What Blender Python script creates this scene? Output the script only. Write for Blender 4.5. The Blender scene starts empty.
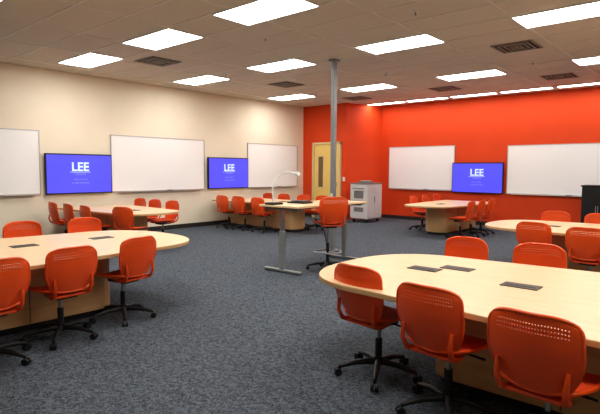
import bpy, bmesh, math, random
from mathutils import Vector, Matrix
random.seed(3)
S=bpy.context.scene
try:
    S.view_settings.view_transform='Standard'; S.view_settings.look='None'
    S.view_settings.exposure=0.08; S.view_settings.gamma=1.0
    S.view_settings.look='Medium High Contrast'
except Exception: pass
H=3.28; XL=-10.0; XR=2.6; YB=12.9; YF=-2.6; T=0.66; YD=11.6

# ------------------------------------------------------------ materials
def srgb(r,g,b):
    c=[]
    for v in (r,g,b):
        v/=255.; c.append(v/12.92 if v<=.04045 else ((v+.055)/1.055)**2.4)
    return (*c,1)
def mat(name,col,rough=.5,metal=0,noise=0,nscale=20,bump=0,bscale=60,emis=0,spec=.5,coat=0):
    m=bpy.data.materials.new(name); m.use_nodes=True; nt=m.node_tree; b=nt.nodes['Principled BSDF']
    b.inputs['Base Color'].default_value=col; b.inputs['Roughness'].default_value=rough
    b.inputs['Metallic'].default_value=metal
    b.inputs['Specular IOR Level'].default_value=spec
    if coat: b.inputs['Coat Weight'].default_value=coat; b.inputs['Coat Roughness'].default_value=.15
    tc=nt.nodes.new('ShaderNodeTexCoord')
    if noise:
        n=nt.nodes.new('ShaderNodeTexNoise'); n.inputs['Scale'].default_value=nscale; n.inputs['Detail'].default_value=5
        nt.links.new(tc.outputs['Object'],n.inputs['Vector'])
        r=nt.nodes.new('ShaderNodeValToRGB'); r.color_ramp.elements[0].position=.3; r.color_ramp.elements[1].position=.7
        r.color_ramp.elements[0].color=(*[x*(1-noise) for x in col[:3]],1)
        r.color_ramp.elements[1].color=(*[min(1,x*(1+noise)) for x in col[:3]],1)
        nt.links.new(n.outputs['Fac'],r.inputs['Fac']); nt.links.new(r.outputs['Color'],b.inputs['Base Color'])
    if bump:
        n=nt.nodes.new('ShaderNodeTexNoise'); n.inputs['Scale'].default_value=bscale; n.inputs['Detail'].default_value=4
        nt.links.new(tc.outputs['Object'],n.inputs['Vector'])
        bp=nt.nodes.new('ShaderNodeBump'); bp.inputs['Strength'].default_value=bump; bp.inputs['Distance'].default_value=.01
        nt.links.new(n.outputs['Fac'],bp.inputs['Height']); nt.links.new(bp.outputs['Normal'],b.inputs['Normal'])
    if emis:
        b.inputs['Emission Color'].default_value=col; b.inputs['Emission Strength'].default_value=emis
    return m
def wood_mat(name,c1,c2,rough=.38):
    m=bpy.data.materials.new(name); m.use_nodes=True; nt=m.node_tree; b=nt.nodes['Principled BSDF']
    tc=nt.nodes.new('ShaderNodeTexCoord'); mp=nt.nodes.new('ShaderNodeMapping'); mp.inputs['Scale'].default_value=(1.2,14,14)
    n=nt.nodes.new('ShaderNodeTexNoise'); n.inputs['Scale'].default_value=2.5; n.inputs['Detail'].default_value=6; n.inputs['Distortion'].default_value=.4
    r=nt.nodes.new('ShaderNodeValToRGB'); r.color_ramp.elements[0].position=.3; r.color_ramp.elements[1].position=.72
    r.color_ramp.elements[0].color=c1; r.color_ramp.elements[1].color=c2
    nt.links.new(tc.outputs['Object'],mp.inputs['Vector']); nt.links.new(mp.outputs['Vector'],n.inputs['Vector'])
    nt.links.new(n.outputs['Fac'],r.inputs['Fac']); nt.links.new(r.outputs['Color'],b.inputs['Base Color'])
    b.inputs['Roughness'].default_value=rough
    return m
def carpet_mat():
    m=bpy.data.materials.new('carpet_blue_grey'); m.use_nodes=True; nt=m.node_tree; b=nt.nodes['Principled BSDF']
    tc=nt.nodes.new('ShaderNodeTexCoord')
    n1=nt.nodes.new('ShaderNodeTexNoise'); n1.inputs['Scale'].default_value=34; n1.inputs['Detail'].default_value=6; n1.inputs['Roughness'].default_value=.75
    n2=nt.nodes.new('ShaderNodeTexNoise'); n2.inputs['Scale'].default_value=130; n2.inputs['Detail'].default_value=3
    ad=nt.nodes.new('ShaderNodeMath'); ad.operation='ADD'
    ml=nt.nodes.new('ShaderNodeMath'); ml.operation='MULTIPLY'; ml.inputs[1].default_value=.5
    for n in (n1,n2): nt.links.new(tc.outputs['Object'],n.inputs['Vector'])
    nt.links.new(n1.outputs['Fac'],ad.inputs[0]); nt.links.new(n2.outputs['Fac'],ad.inputs[1]); nt.links.new(ad.outputs[0],ml.inputs[0])
    r=nt.nodes.new('ShaderNodeValToRGB'); e=r.color_ramp.elements
    e[0].position=.40; e[0].color=srgb(44,49,57); e[1].position=.60; e[1].color=srgb(114,122,131)
    nt.links.new(ml.outputs[0],r.inputs['Fac']); nt.links.new(r.outputs['Color'],b.inputs['Base Color'])
    bp=nt.nodes.new('ShaderNodeBump'); bp.inputs['Strength'].default_value=.5; bp.inputs['Distance'].default_value=.01
    nt.links.new(n2.outputs['Fac'],bp.inputs['Height']); nt.links.new(bp.outputs['Normal'],b.inputs['Normal'])
    b.inputs['Roughness'].default_value=.95; b.inputs['Specular IOR Level'].default_value=.15
    return m
M=dict(
 cream=mat('wall_paint_cream',srgb(236,226,206),.8,noise=.02,nscale=2,bump=.05),
 orange=mat('wall_paint_orange',srgb(218,74,20),.7,noise=.03,nscale=2,bump=.05),
 tile=mat('ceiling_tile',srgb(216,206,190),.95,noise=.05,nscale=90,bump=.25,bscale=150),
 grid=mat('ceiling_grid_metal',srgb(230,222,210),.6),
 carpet=carpet_mat(),
 base=mat('baseboard_rubber',srgb(52,46,44),.6,noise=.1),
 board=mat('whiteboard_enamel',srgb(244,244,244),.28,noise=.01,nscale=1),
 alu=mat('aluminium',srgb(190,190,190),.35,.8,noise=.04),
 wood=wood_mat('maple_laminate',srgb(220,190,148),srgb(231,205,166),.33),
 woodE=wood_mat('maple_edge',srgb(196,160,114),srgb(210,176,130),.5),
 woodB=wood_mat('maple_base',srgb(190,154,110),srgb(206,170,124),.55),
 black=mat('black_plastic',srgb(26,26,28),.45,noise=.1),
 dark=mat('dark_grey_plastic',srgb(66,62,58),.5,noise=.1),
 grey=mat('grey_paint',srgb(144,149,150),.4,.3,noise=.04),
 orangeP=mat('orange_plastic',srgb(230,88,28),.32,noise=.03,nscale=6,bump=.02,bscale=200,coat=.25),
 orangeS=mat('orange_fabric',srgb(212,74,20),.7,noise=.08,nscale=120,bump=.2,bscale=300),
 chrome=mat('steel',srgb(165,168,172),.3,.85,noise=.03),
 door=mat('door_paint',srgb(236,204,120),.45,noise=.03,nscale=3),
 frame=mat('door_frame_paint',srgb(220,200,150),.5,noise=.03),
 glass=mat('door_glass',srgb(120,95,60),.1,noise=.05),
 cart=mat('cart_grey',srgb(200,198,196),.5,noise=.03),
 cartd=mat('cart_dark',srgb(120,118,116),.5,noise=.05),
 vent=mat('vent_metal',srgb(150,140,128),.6,noise=.04),
 ventd=mat('vent_dark',srgb(30,27,25),.8,noise=.05),
 lens=mat('troffer_lens',(1,.975,.93,1),.5,emis=13),
 screen=mat('tv_screen_blue',srgb(72,72,204),.3,noise=.06,nscale=1.5,emis=.85),
 text=mat('tv_text',srgb(178,198,250),.4,emis=.7),
 texts=mat('tv_small_text',srgb(120,130,230),.4,emis=.7),
 paper=mat('white_paper',srgb(235,232,226),.7,noise=.02),
 white=mat('white_plastic',srgb(225,225,225),.4,noise=.02),
)
# ------------------------------------------------------------ mesh builder
class MB:
    def __init__(s): s.v=[];s.f=[];s.m=[];s.mats=[];s.sm=[]
    def mi(s,k):
        if k not in s.mats: s.mats.append(k)
        return s.mats.index(k)
    def add(s,vs,fs,k,smooth=False):
        o=len(s.v); s.v+= [tuple(v) for v in vs]; i=s.mi(k)
        for f in fs: s.f.append([a+o for a in f]); s.m.append(i); s.sm.append(smooth)
    def box(s,c,d,k,rz=0,bev=0,R=None):
        bm=bmesh.new(); bmesh.ops.create_cube(bm,size=1)
        for v in bm.verts: v.co=Vector((v.co.x*d[0],v.co.y*d[1],v.co.z*d[2]))
        if bev: bmesh.ops.bevel(bm,geom=bm.edges[:],offset=bev,segments=2,affect='EDGES',profile=.6)
        Mx=R if R else Matrix.Rotation(rz,3,'Z')
        bm.verts.index_update()
        s.add([Mx@v.co+Vector(c) for v in bm.verts],[[v.index for v in f.verts] for f in bm.faces],k); bm.free()
    def tube(s,pts,r,k,seg=10,closed=False):
        pts=[Vector(p) for p in pts]; n=len(pts); rs=r if isinstance(r,(list,tuple)) else [r]*n
        vs=[];fs=[];pn=None
        for i,p in enumerate(pts):
            if closed: t=(pts[(i+1)%n]-pts[i-1])
            else: t=pts[min(i+1,n-1)]-pts[max(i-1,0)]
            t.normalize()
            if pn is None:
                a=Vector((0,0,1)) if abs(t.z)<.9 else Vector((1,0,0)); pn=t.cross(a).normalized()
            pn=(pn-t*pn.dot(t)).normalized(); b=t.cross(pn)
            for j in range(seg):
                a=2*math.pi*j/seg; vs.append(p+(pn*math.cos(a)+b*math.sin(a))*rs[i])
        for i in range(n if closed else n-1):
            for j in range(seg):
                a=i*seg;b=((i+1)%n)*seg; fs.append([a+j,a+(j+1)%seg,b+(j+1)%seg,b+j])
        s.add(vs,fs,k,True)
        if not closed:
            s.add(vs[:seg],[list(range(seg))[::-1]],k); s.add(vs[-seg:],[list(range(seg))],k)
    def prism(s,pts,z0,z1,k,ke=None,bev=0):
        """extruded outline; chamfered top and bottom rim"""
        ke=ke or k; n=len(pts)
        def ring(z,off):
            out=[]
            for i,p in enumerate(pts):
                a=Vector(pts[i-1]);b=Vector(pts[(i+1)%n]); t=(b-a).normalized(); nn=Vector((t.y,-t.x))
                out.append((p[0]-nn.x*off,p[1]-nn.y*off,z))
            return out
        if bev:
            R=[ring(z0,bev),ring(z0+bev,0),ring(z1-bev,0),ring(z1,bev)]
        else: R=[ring(z0,0),ring(z1,0)]
        for a,b in zip(R,R[1:]):
            s.add(a+b,[[i,(i+1)%n,(i+1)%n+n,i+n] for i in range(n)],ke,False)
        s.add(R[-1],[list(range(n))],k); s.add(R[0],[list(range(n))[::-1]],ke)
    def mesh(s,name):
        me=bpy.data.meshes.new(name); me.from_pydata(s.v,[],s.f)
        for k in s.mats: me.materials.append(M[k])
        for p,i,sm in zip(me.polygons,s.m,s.sm): p.material_index=i; p.use_smooth=sm
        me.update(); return me
    def obj(s,name,loc=(0,0,0),rz=0,parent=None):
        return place(s.mesh(name),name,loc,rz,parent)
def place(me,name,loc=(0,0,0),rz=0,parent=None):
    o=bpy.data.objects.new(name,me); o.location=loc; o.rotation_euler=(0,0,rz)
    S.collection.objects.link(o)
    if parent: o.parent=parent
    return o
def boxobj(name,lo,hi,k):
    c=[(a+b)/2 for a,b in zip(lo,hi)]; d=[b-a for a,b in zip(lo,hi)]
    m=MB(); m.box((0,0,0),d,k); return m.obj(name,c)

# ------------------------------------------------------------ room shell
boxobj('floor',(XL-.2,YF-.2,-.1),(XR+.2,YB+.2,0),'carpet')
boxobj('ceiling',(XL-.2,YF-.2,H),(XR+.2,YB+.2,H+.1),'tile')
boxobj('wall_left',(XL-.15,YF-.15,0),(XL,YB+.15,H),'cream')
boxobj('wall_right',(XR,YF-.15,0),(XR+.15,YB+.15,H),'cream')
boxobj('wall_front',(XL,YF-.15,0),(XR,YF,H),'cream')
boxobj('wall_back',(XL,YB,0),(XR,YB+.15,H),'orange')
m=MB(); m.prism([(XL,YD),(-8.40,YD),(-8.06,YB),(XL,YB)],0,H,'orange'); m.obj('wall_alcove')
boxobj('baseboard_left',(XL,YF,0),(XL+.015,YD,.1),'base')
boxobj('baseboard_back',(-8.05,YB-.015,0),(XR,YB,.1),'base')
boxobj('baseboard_alcove',(XL+.015,YD-.015,0),(-9.66,YD,.1),'base')
boxobj('baseboard_right',(XR-.015,YF,0),(XR,YB-.015,.1),'base')

# suspended ceiling grid
g=MB()
xs=[]; k=-10
while True:
    xx=-8.85+.605+1.21*k; k+=1
    if xx>XR: break
    if xx>XL: xs.append(xx)
ys=[];k=-20
while True:
    yy=4.3-.305+.61*k; k+=1
    if yy>YB: break
    if yy>YF: ys.append(yy)
for xx in xs: g.box((xx,(YF+YB)/2,H-.003),(.024,YB-YF,.006),'grid')
for yy in ys: g.box(((XL+XR)/2,yy,H-.0035),(XR-XL,.024,.005),'grid')
g.obj('ceiling_grid')

def troffer(x,y,w=1.17,d=.57):
    t=MB()
    for sx in (-1,1): t.box((sx*(w/2+.008),0,-.008),(.016,d+.03,.016),'white')
    for sy in (-1,1): t.box((0,sy*(d/2+.008),-.008),(w,.016,.016),'white')
    t.box((0,0,-.005),(w,d,.006),'lens')
    t.obj('ceiling_light_troffer',(x,y,H-.001))
for y,xx in ((9.79,(-8.85,-6.5,-4.1,-1.65,.84)),(6.74,(-8.66,-6.36,-3.94,-1.62,.84)),(4.3,(-8.60,-6.43,-4.32,-1.7,.8)),(1.86,(-6.43,-4.0,-1.58,.84))):
    for x in xx: troffer(x,y)
for i in range(8):
    troffer(-7.6+i*1.25,12.35,1.12,.22)

def vent(x,y):
    v=MB(); s=.56
    v.box((0,0,-.006),(s,s,.01),'ventd')
    for i,q in enumerate((.28,.21,.14,.07)):
        for sx in (-1,1):
            v.box((sx*q,0,-.012-.006*(i%2)),(.03,2*q+.03,.008),'vent'); v.box((0,sx*q,-.012-.006*(i%2)),(2*q-.03,.03,.008),'vent')
    v.box((0,0,-.013),(.06,.06,.01),'vent')
    v.obj('ceiling_air_diffuser',(x,y,H-.001))
for p in ((-7.75,5.1),(-2.65,8.0),(-7.64,8.27),(-2.8,11.0),(-5.2,11.0),(-7.64,11.0)): vent(*p)
for p in ((-5.2,5.2),(-5.3,8.6),(-3.0,5.5),(-7.7,6.6),(-2.8,9.3)):
    s=MB(); s.tube([(0,0,0),(0,0,-.01)],.035,'white',14); s.tube([(0,0,-.01),(0,0,-.04)],.01,'chrome',8); s.tube([(0,0,-.04),(0,0,-.043)],.018,'chrome',10)
    s.obj('sprinkler_head',(*p,H-.004))

# ------------------------------------------------------------ whiteboards (local: width X, faces -Y)
def whiteboard(cx,cy,w,z0,h,rz):
    b=MB(); b.box((0,-.012,h/2),(w-.02,.014,h-.02),'board')
    for sz in (0,h): b.box((0,-.013,sz),(w,.026,.018),'alu')
    for sx in (-1,1): b.box((sx*w/2,-.013,h/2),(.018,.026,h+.018),'alu')
    b.box((0,-.045,-.012),(w*.9,.07,.012),'alu')
    b.box((.2,-.05,.002),(.13,.04,.016),'dark')
    return b.obj('whiteboard',(cx,cy,z0),rz)
LW=math.pi/2   # local -Y -> +X
for a,b in ((2.0,3.96),(5.40,7.84),(9.30,11.3)):
    whiteboard(XL+.002,(a+b)/2,b-a,.92,1.19,LW)
whiteboard((-7.78-5.78)/2,YB-.002,2.0,.88,1.19,0)
whiteboard(-3.17,YB-.002,2.44,.84,1.19,0)

# ------------------------------------------------------------ televisions
def tv(cx,cy,cz,rz):
    w,h=1.34,.79; t=MB()
    t.box((0,-.07,0),(w,.05,h),'black',bev=.008)
    t.box((0,-.025,0),(.5,.05,.4),'dark')
    t.box((0,-.0955,0),(w-.04,.003,h-.05),'screen')
    o=t.obj('television',(cx,cy,cz),rz)
    for txt,sz,px,pz,mk in (('LEE',.24,0,.06,'text'),('COLLEGE',.055,0,-.02,'texts'),('select a source',.045,0,-.12,'texts'),('to begin presenting',.045,0,-.19,'texts')):
        c=bpy.data.curves.new('t','FONT'); c.body=txt; c.size=sz; c.align_x='CENTER'; c.extrude=.001
        if sz>.1: c.offset=.006
        to=bpy.data.objects.new('tmp',c); S.collection.objects.link(to)
        dg=bpy.context.evaluated_depsgraph_get(); me=bpy.data.meshes.new_from_object(to.evaluated_get(dg)); bpy.data.objects.remove(to)
        me.materials.clear(); me.materials.append(M[mk])
        q=place(me,'screen_text',(px,-.099,pz)); q.rotation_euler=(math.pi/2,0,0); q.parent=o
    u=MB(); u.box((0,-.0985,.035),(.42,.002,.008),'text'); u.obj('screen_rule',(0,0,0),0,o)
    return o
tv(XL+.002,4.70,1.30,LW); tv(XL+.002,8.58,1.31,LW); tv(-5.13,YB-.002,1.22,0)

# ------------------------------------------------------------ door
d=MB()
W=.9;HH=2.14
d.box((0,-.015,HH/2),(W,.04,HH),'door',bev=.003)
for sx in (-1,1): d.box((sx*(W/2+.035),-.03,HH/2+.02),(.06,.08,HH+.05),'frame')
d.box((0,-.03,HH+.035),(W+.13,.08,.06),'frame')
d.box((-.2,-.04,1.35),(.22,.012,.95),'frame'); d.box((-.2,-.045,1.35),(.16,.012,.88),'glass')
d.tube([(.36,-.03,1.0),(.36,-.1,1.0),(.25,-.1,1.0)],.012,'chrome'); d.box((.36,-.04,1.0),(.05,.012,.12),'chrome')
d.box((0,-.04,.12),(.84,.006,.2),'alu')
d.obj('door_1',(-9.07,YD-.014,0))
s=MB(); s.box((0,-.006,0),(.08,.012,.12),'white'); s.box((0,-.014,0),(.02,.01,.04),'white'); s.obj('light_switch',(-8.47,YD-.001,1.15))

# ------------------------------------------------------------ chair
def chair_mesh(dz=0,ring=False,name='chair'):
    c=MB()
    for i in range(5):
        a=2*math.pi*i/5+.3; dx,dy=math.cos(a),math.sin(a)
        c.tube([(.02*dx,.02*dy,.095),(.15*dx,.15*dy,.09),(.27*dx,.27*dy,.062)],[.024,.020,.013],'black',8)
        c.tube([(.27*dx,.27*dy,.07),(.27*dx,.27*dy,.045)],.009,'black',8)
        nx,ny=-dy,dx
        for sd in (-1,1):
            cx,cy=.28*dx+nx*sd*.014,.28*dy+ny*sd*.014
            c.tube([(cx-nx*.009,cy-ny*.009,.026),(cx+nx*.009,cy+ny*.009,.026)],.026,'black',14)
    c.tube([(0,0,.07),(0,0,.13)],.034,'black',14)
    c.tube([(0,0,.13),(0,0,.26+dz*.5)],.024,'black',12)
    c.tube([(0,0,.2),(0,0,.37+dz)],.014,'chrome',12)
    c.box((0,-.01,.375+dz),(.17,.24,.045),'black',bev=.012)
    c.tube([(.08,.03,.37+dz),(.2,.04,.36+dz)],.007,'black',8)
    if ring:
        c.tube([(.19*math.cos(t),.19*math.sin(t),.26) for t in [2*math.pi*i/28 for i in range(28)]],.01,'chrome',8,closed=True)
        for i in range(4):
            a=math.pi/2*i+.4; c.tube([(0,0,.25),(.19*math.cos(a),.19*math.sin(a),.26)],.008,'chrome',8)
    nu,nv=16,16; top=[];bot=[]
    for j in range(nv+1):
        for i in range(nu+1):
            u=2*i/nu-1; v=2*j/nv-1
            k=.62
            X=u*math.sqrt(max(0,1-k*v*v/2)); Y=v*math.sqrt(max(0,1-k*u*u/2))
            x=X*.205*(1-.06*(v<0)*v*v); y=Y*.215+.01
            z=.428+dz+.018*(u*u)-.02*max(0,v-.4)**2*3+ .012*max(0,-v-.5)
            top.append((x,y,z)); 
            e=max(abs(u),abs(v)); bot.append((x,y,z-.042*(1-e**4*.75)-.004))
    n1=nu+1
    fs=[[j*n1+i,j*n1+i+1,(j+1)*n1+i+1,(j+1)*n1+i] for j in range(nv) for i in range(nu)]
    c.add(top,fs,'orangeS',True); c.add(bot,[f[::-1] for f in fs],'orangeP',True)
    loop=[i for i in range(nu+1)]+[j*n1+nu for j in range(1,nv+1)]+[nv*n1+i for i in range(nu-1,-1,-1)]+[j*n1 for j in range(nv-1,0,-1)]
    c.tube([tuple((Vector(top[q])+Vector(bot[q]))/2) for q in loop],.010,'orangeP',8,closed=True)
    # back shell with fine perforated grille
    zb,zt=.43+dz,.785+dz; NU,NV=63,56; th=.010
    rows=(43,46,49)
    def P(u,v,off=0):
        w=.145+.058*math.sin(min(1,v/.5)*math.pi/2)-.006*max(0,v-.55)/.45
        x=u*w*(1-.10*max(0,(v-.8)/.2)**3*abs(u)); z=zb+(zt-zb)*v-.032*(abs(u)**4)*max(0,(v-.5)/.5)+.02*(abs(u)**3)*(1-v)
        y=-.215-.055*v-.02*math.sin(v*math.pi)+.05*u*u
        return Vector((x,y-off,z))
    for off,flip in ((0,False),(th,True)):
        vs=[P(2*i/NU-1,j/NV,off) for j in range(NV+1) for i in range(NU+1)]
        n=NU+1; fs=[]
        for j in range(NV):
            for i in range(NU):
                if i%2==1 and 7<=i<=NU-8 and j in rows: continue
                f=[j*n+i,j*n+i+1,(j+1)*n+i+1,(j+1)*n+i]
                fs.append(f if flip else f[::-1])
        c.add(vs,fs,'orangeP',True)
    for j in rows:
        for i in range(7,NU-7):
            if i%2==1:
                q=[(i,j),(i+1,j),(i+1,j+1),(i,j+1)]
                a=[P(2*x/NU-1,y/NV,0) for x,y in q]; b=[P(2*x/NU-1,y/NV,th) for x,y in q]
                c.add(a+b,[[k,(k+1)%4,(k+1)%4+4,k+4] for k in range(4)],'orangeP')
    rim=[P(2*i/20-1,0,th/2) for i in range(21)]+[P(1,j/16,th/2) for j in range(1,17)]+[P(1-2*i/20,1,th/2) for i in range(1,21)]+[P(-1,1-j/16,th/2) for j in range(1,16)]
    c.tube(rim,.0095,'orangeP',8,closed=True)
    for sx in (-1,1):
        c.tube([(sx*.10,-.02,.385+dz),(sx*.13,-.14,.385+dz),(sx*.142,-.215,.41+dz),(sx*.148,-.245,.47+dz),P(sx*.78,.32,.016)],[.016,.017,.016,.014,.010],'orangeP',8)
    c.box((0,-.17,.392+dz),(.27,.05,.02),'orangeP',bev=.008)
    return c.mesh(name)
CH=chair_mesh(name='task_chair'); ST=chair_mesh(.25,True,'drafting_stool')
def chair(bx,by,deg):
    """bx,by = back-top position; deg = facing direction, 0 = +Y"""
    a=math.radians(deg); fx,fy=-math.sin(a),math.cos(a)
    return place(CH,'task_chair',(bx+fx*.27,by+fy*.27,0),a)
chair(-1.85,2.64,-8); chair(-1.24,2.43,-6); chair(-.655,2.27,-4)
chair(-1.86,4.50,176); chair(-1.24,4.52,184)
chair(-3.74,1.20,88); chair(-3.90,1.79,92); chair(-4.05,2.47,100)
chair(-6.25,2.25,-90); chair(-6.18,2.95,-94)
chair(-1.86,6.38,-5); chair(-1.24,6.15,0); chair(-2.1,8.4,180); chair(-1.5,8.4,180)
for y in (10.85,11.45,12.05): chair(-5.90,y,-88)
for y in (10.0,10.55,11.1): chair(-4.05,y,92)
for x in (-9.5,-8.88,-8.25): chair(x,3.93,-3)
chair(-7.5,4.2,20)
for x in (-9.45,-8.9,-8.3): chair(x,5.78,182)
for x in (-9.26,-8.69,-8.05): chair(x,7.75,2)
for x in (-9.3,-8.75,-8.1,-7.5): chair(x,9.45,180)
place(ST,'drafting_stool',(-4.32,5.55,0),math.radians(58))

# ------------------------------------------------------------ tables
def table(tip,deg,L,w0,w1,hatches=(),base0=.75,name='collaboration_table',bw=.46):
    """local: tip at origin, table extends along +X; symmetric"""
    n=18; a=w0*.44
    pts=[]
    for i in range(n+1):
        t=math.pi/2*i/n; e=.80
        pts.append((a-a*math.cos(t)**e, (w0/2)*math.sin(t)**e))
    m_=6
    for i in range(1,m_+1):
        f=i/m_; pts.append((a+(L-a-.05)*f, w0/2+(w1-w0)/2*math.sin(f*math.pi/2)))
    pts.append((L,w1/2-.05))
    lower=[(x,-y) for x,y in pts if y>1e-6]
    ring=lower[:]+[(x,y) for x,y in reversed(pts)]
    t=MB(); t.prism(ring,T-.034,T,'wood','woodE',bev=.004)
    def inset(x0,x1,hw):
        p=[]; 
        for i in range(13):
            q=math.pi/2+math.pi*i/12; p.append((x0+hw*.6+hw*.6*math.cos(q),hw*math.sin(q)))
        return p+[(x1,-hw),(x1,hw)]
    t.prism(inset(base0,L-.3,w0*bw/2-.03),.0,.06,'black')
    t.prism(inset(base0-.03,L-.28,w0*bw/2),.06,T-.036,'woodB')
    for q in (.33,.66):
        xx=base0+(L-base0)*q
        for sy in (-1,1): t.box((xx,sy*(w0*bw/2+.001),.33),(.006,.004,.52),'dark')
    R=Matrix.Rotation(-math.radians(deg),3,'Z')
    for hx,hy in hatches:
        v=R@Vector((hx-tip[0],hy-tip[1],0))
        t.box((v.x,v.y,T+.003),(.23,.13,.006),'dark',bev=.002); t.box((v.x,v.y-.02,T+.007),(.19,.008,.003),'black')
    return t.obj(name,(tip[0],tip[1],0),math.radians(deg))
table((-2.40,3.36),0,3.4,1.55,1.85,[(-1.76,3.45),(-1.58,3.63),(-1.03,3.35)],.88)
table((-4.97,3.38),-90,3.4,1.65,2.0,[(-5.13,1.87),(-5.14,2.65)],.85,bw=.5)
table((-2.72,7.38),0,3.4,1.45,1.75,[(-1.9,7.35)])
table((-5.00,9.55),90,2.6,1.1,1.3,[(-5.0,10.5)],.65)
table((-7.35,4.86),180,2.5,1.15,1.35,[(-8.2,4.86)])
table((-6.75,8.6),180,3.1,1.15,1.35,[(-8.0,8.6)])

# ------------------------------------------------------------ instructor standing desk
DZ=.92
t=MB()
t.box((0,0,DZ-.014),(.72,1.62,.028),'wood',bev=.004)
t.box((0,0,DZ-.034),(.66,1.56,.012),'black')
for sy in (-.72,.72):
    t.box((0,sy,.025),(.66,.07,.03),'grey',bev=.008)
    for sx in (-.3,.3): t.tube([(sx,sy,0),(sx,sy,.012)],.022,'black',10)
    t.box((0,sy,.3),(.075,.055,.53),'grey',bev=.006); t.box((0,sy,.62),(.06,.042,.5),'chrome',bev=.005)
    t.box((0,sy,DZ-.05),(.6,.06,.025),'grey')
t.box((0,0,DZ-.055),(.05,1.4,.03),'grey')
t.tube([(-.1,.18,DZ-.04),(-.07,.23,.6),(-.04,.3,.35),(-.08,.38,.12),(-.2,.68,.012),(-.45,1.0,.012)],.008,'black',6)
t.obj('standing_desk',(-4.68,5.72,0))
l=MB(); zz=DZ
l.box((0,0,.015),(.16,.2,.03),'black',bev=.006)
arc=[(0,0,.03),(-.03,0,.18),(-.01,.02,.32),(.06,.08,.42),(.14,.14,.45),(.22,.21,.43)]
l.tube(arc,.013,'white',10); l.tube([(.22,.21,.44),(.25,.235,.40)],[.03,.035],'white',12)
l.obj('document_camera',(-4.86,5.02,DZ))
l=MB(); l.box((0,0,.012),(.3,.22,.022),'black',bev=.004); l.box((0,.02,.03),(.24,.16,.012),'dark'); l.obj('control_keypad',(-4.8,5.5,DZ),.1)
for p,r in (((-4.6,6.0),.2),((-4.7,6.35),-.15)):
    l=MB(); l.box((0,0,.003),(.21,.28,.005),'paper'); l.obj('paper_sheet',(p[0],p[1],DZ+.0005),r)

# power pole
p=MB(); p.box((0,0,H/2-.004),(.075,.075,H-.012),'grey',bev=.004); p.box((0,0,H-.02),(.14,.14,.02),'grey'); p.box((0,0,.012),(.13,.13,.02),'grey')
p.box((0,-.042,.95),(.05,.01,.1),'white'); p.obj('power_pole',(-5.32,6.97,0))

# laptop cart
c=MB(); c.box((0,0,.57),(.55,.72,.92),'cart',bev=.015)
c.box((0,0,1.045),(.58,.75,.03),'cartd',bev=.01)
for sy in (-.17,.17): c.box((.28,sy*1.02,.56),(.012,.33,.84),'cart',bev=.003)
c.box((.29,-.03,.62),(.02,.02,.16),'cartd'); c.box((0,-.362,.75),(.3,.006,.2),'cartd'); c.box((0,-.362,.35),(.3,.006,.12),'cartd')
c.tube([(-.18,-.4,.92),(.18,-.4,.92)],.012,'cartd',8)
for sx in (-.16,.16): c.tube([(sx,-.4,.92),(sx,-.36,.92)],.01,'cartd',8)
for sx in (-.2,.2):
    for sy in (-.28,.28):
        c.tube([(sx-.015,sy,.05),(sx+.015,sy,.05)],.05,'black',14); c.box((sx,sy,.1),(.05,.06,.03),'alu')
c.obj('laptop_cart',(-7.68,11.55,0))
b=MB(); b.box((0,0,.03),(.3,.25,.05),'cartd',bev=.01); b.box((0,0,.058),(.22,.18,.008),'paper'); b.obj('paper_tray',(-7.7,11.55,1.06))
c=MB(); c.box((0,0,.55),(.6,.5,1.06),'black',bev=.01); c.box((0,0,1.09),(.64,.54,.03),'black',bev=.006)
for sx in (-.15,.15): c.box((sx,-.252,.55),(.28,.012,.98),'black',bev=.003)
c.box((-.02,-.265,.6),(.012,.02,.14),'alu'); c.box((.02,-.265,.6),(.012,.02,.14),'alu'); c.box((0,0,.01),(.5,.4,.02),'black')
c.obj('av_cabinet',(-2.27,12.45,0))

# ------------------------------------------------------------ world + camera
w=bpy.data.worlds.new('World'); S.world=w; w.use_nodes=True
w.node_tree.nodes['Background'].inputs[0].default_value=(1,.95,.9,1); w.node_tree.nodes['Background'].inputs[1].default_value=.05
cd=bpy.data.cameras.new('Camera'); cam=bpy.data.objects.new('Camera',cd); S.collection.objects.link(cam)
cd.sensor_width=36; cd.lens=504/600*36; cd.clip_start=.05
cam.matrix_world=Matrix.Translation((0,0,1.4))@Matrix.Rotation(math.radians(41.1),4,'Z')@Matrix.Rotation(math.radians(90-4.2),4,'X')@Matrix.Rotation(math.radians(.3),4,'Z')
S.camera=cam
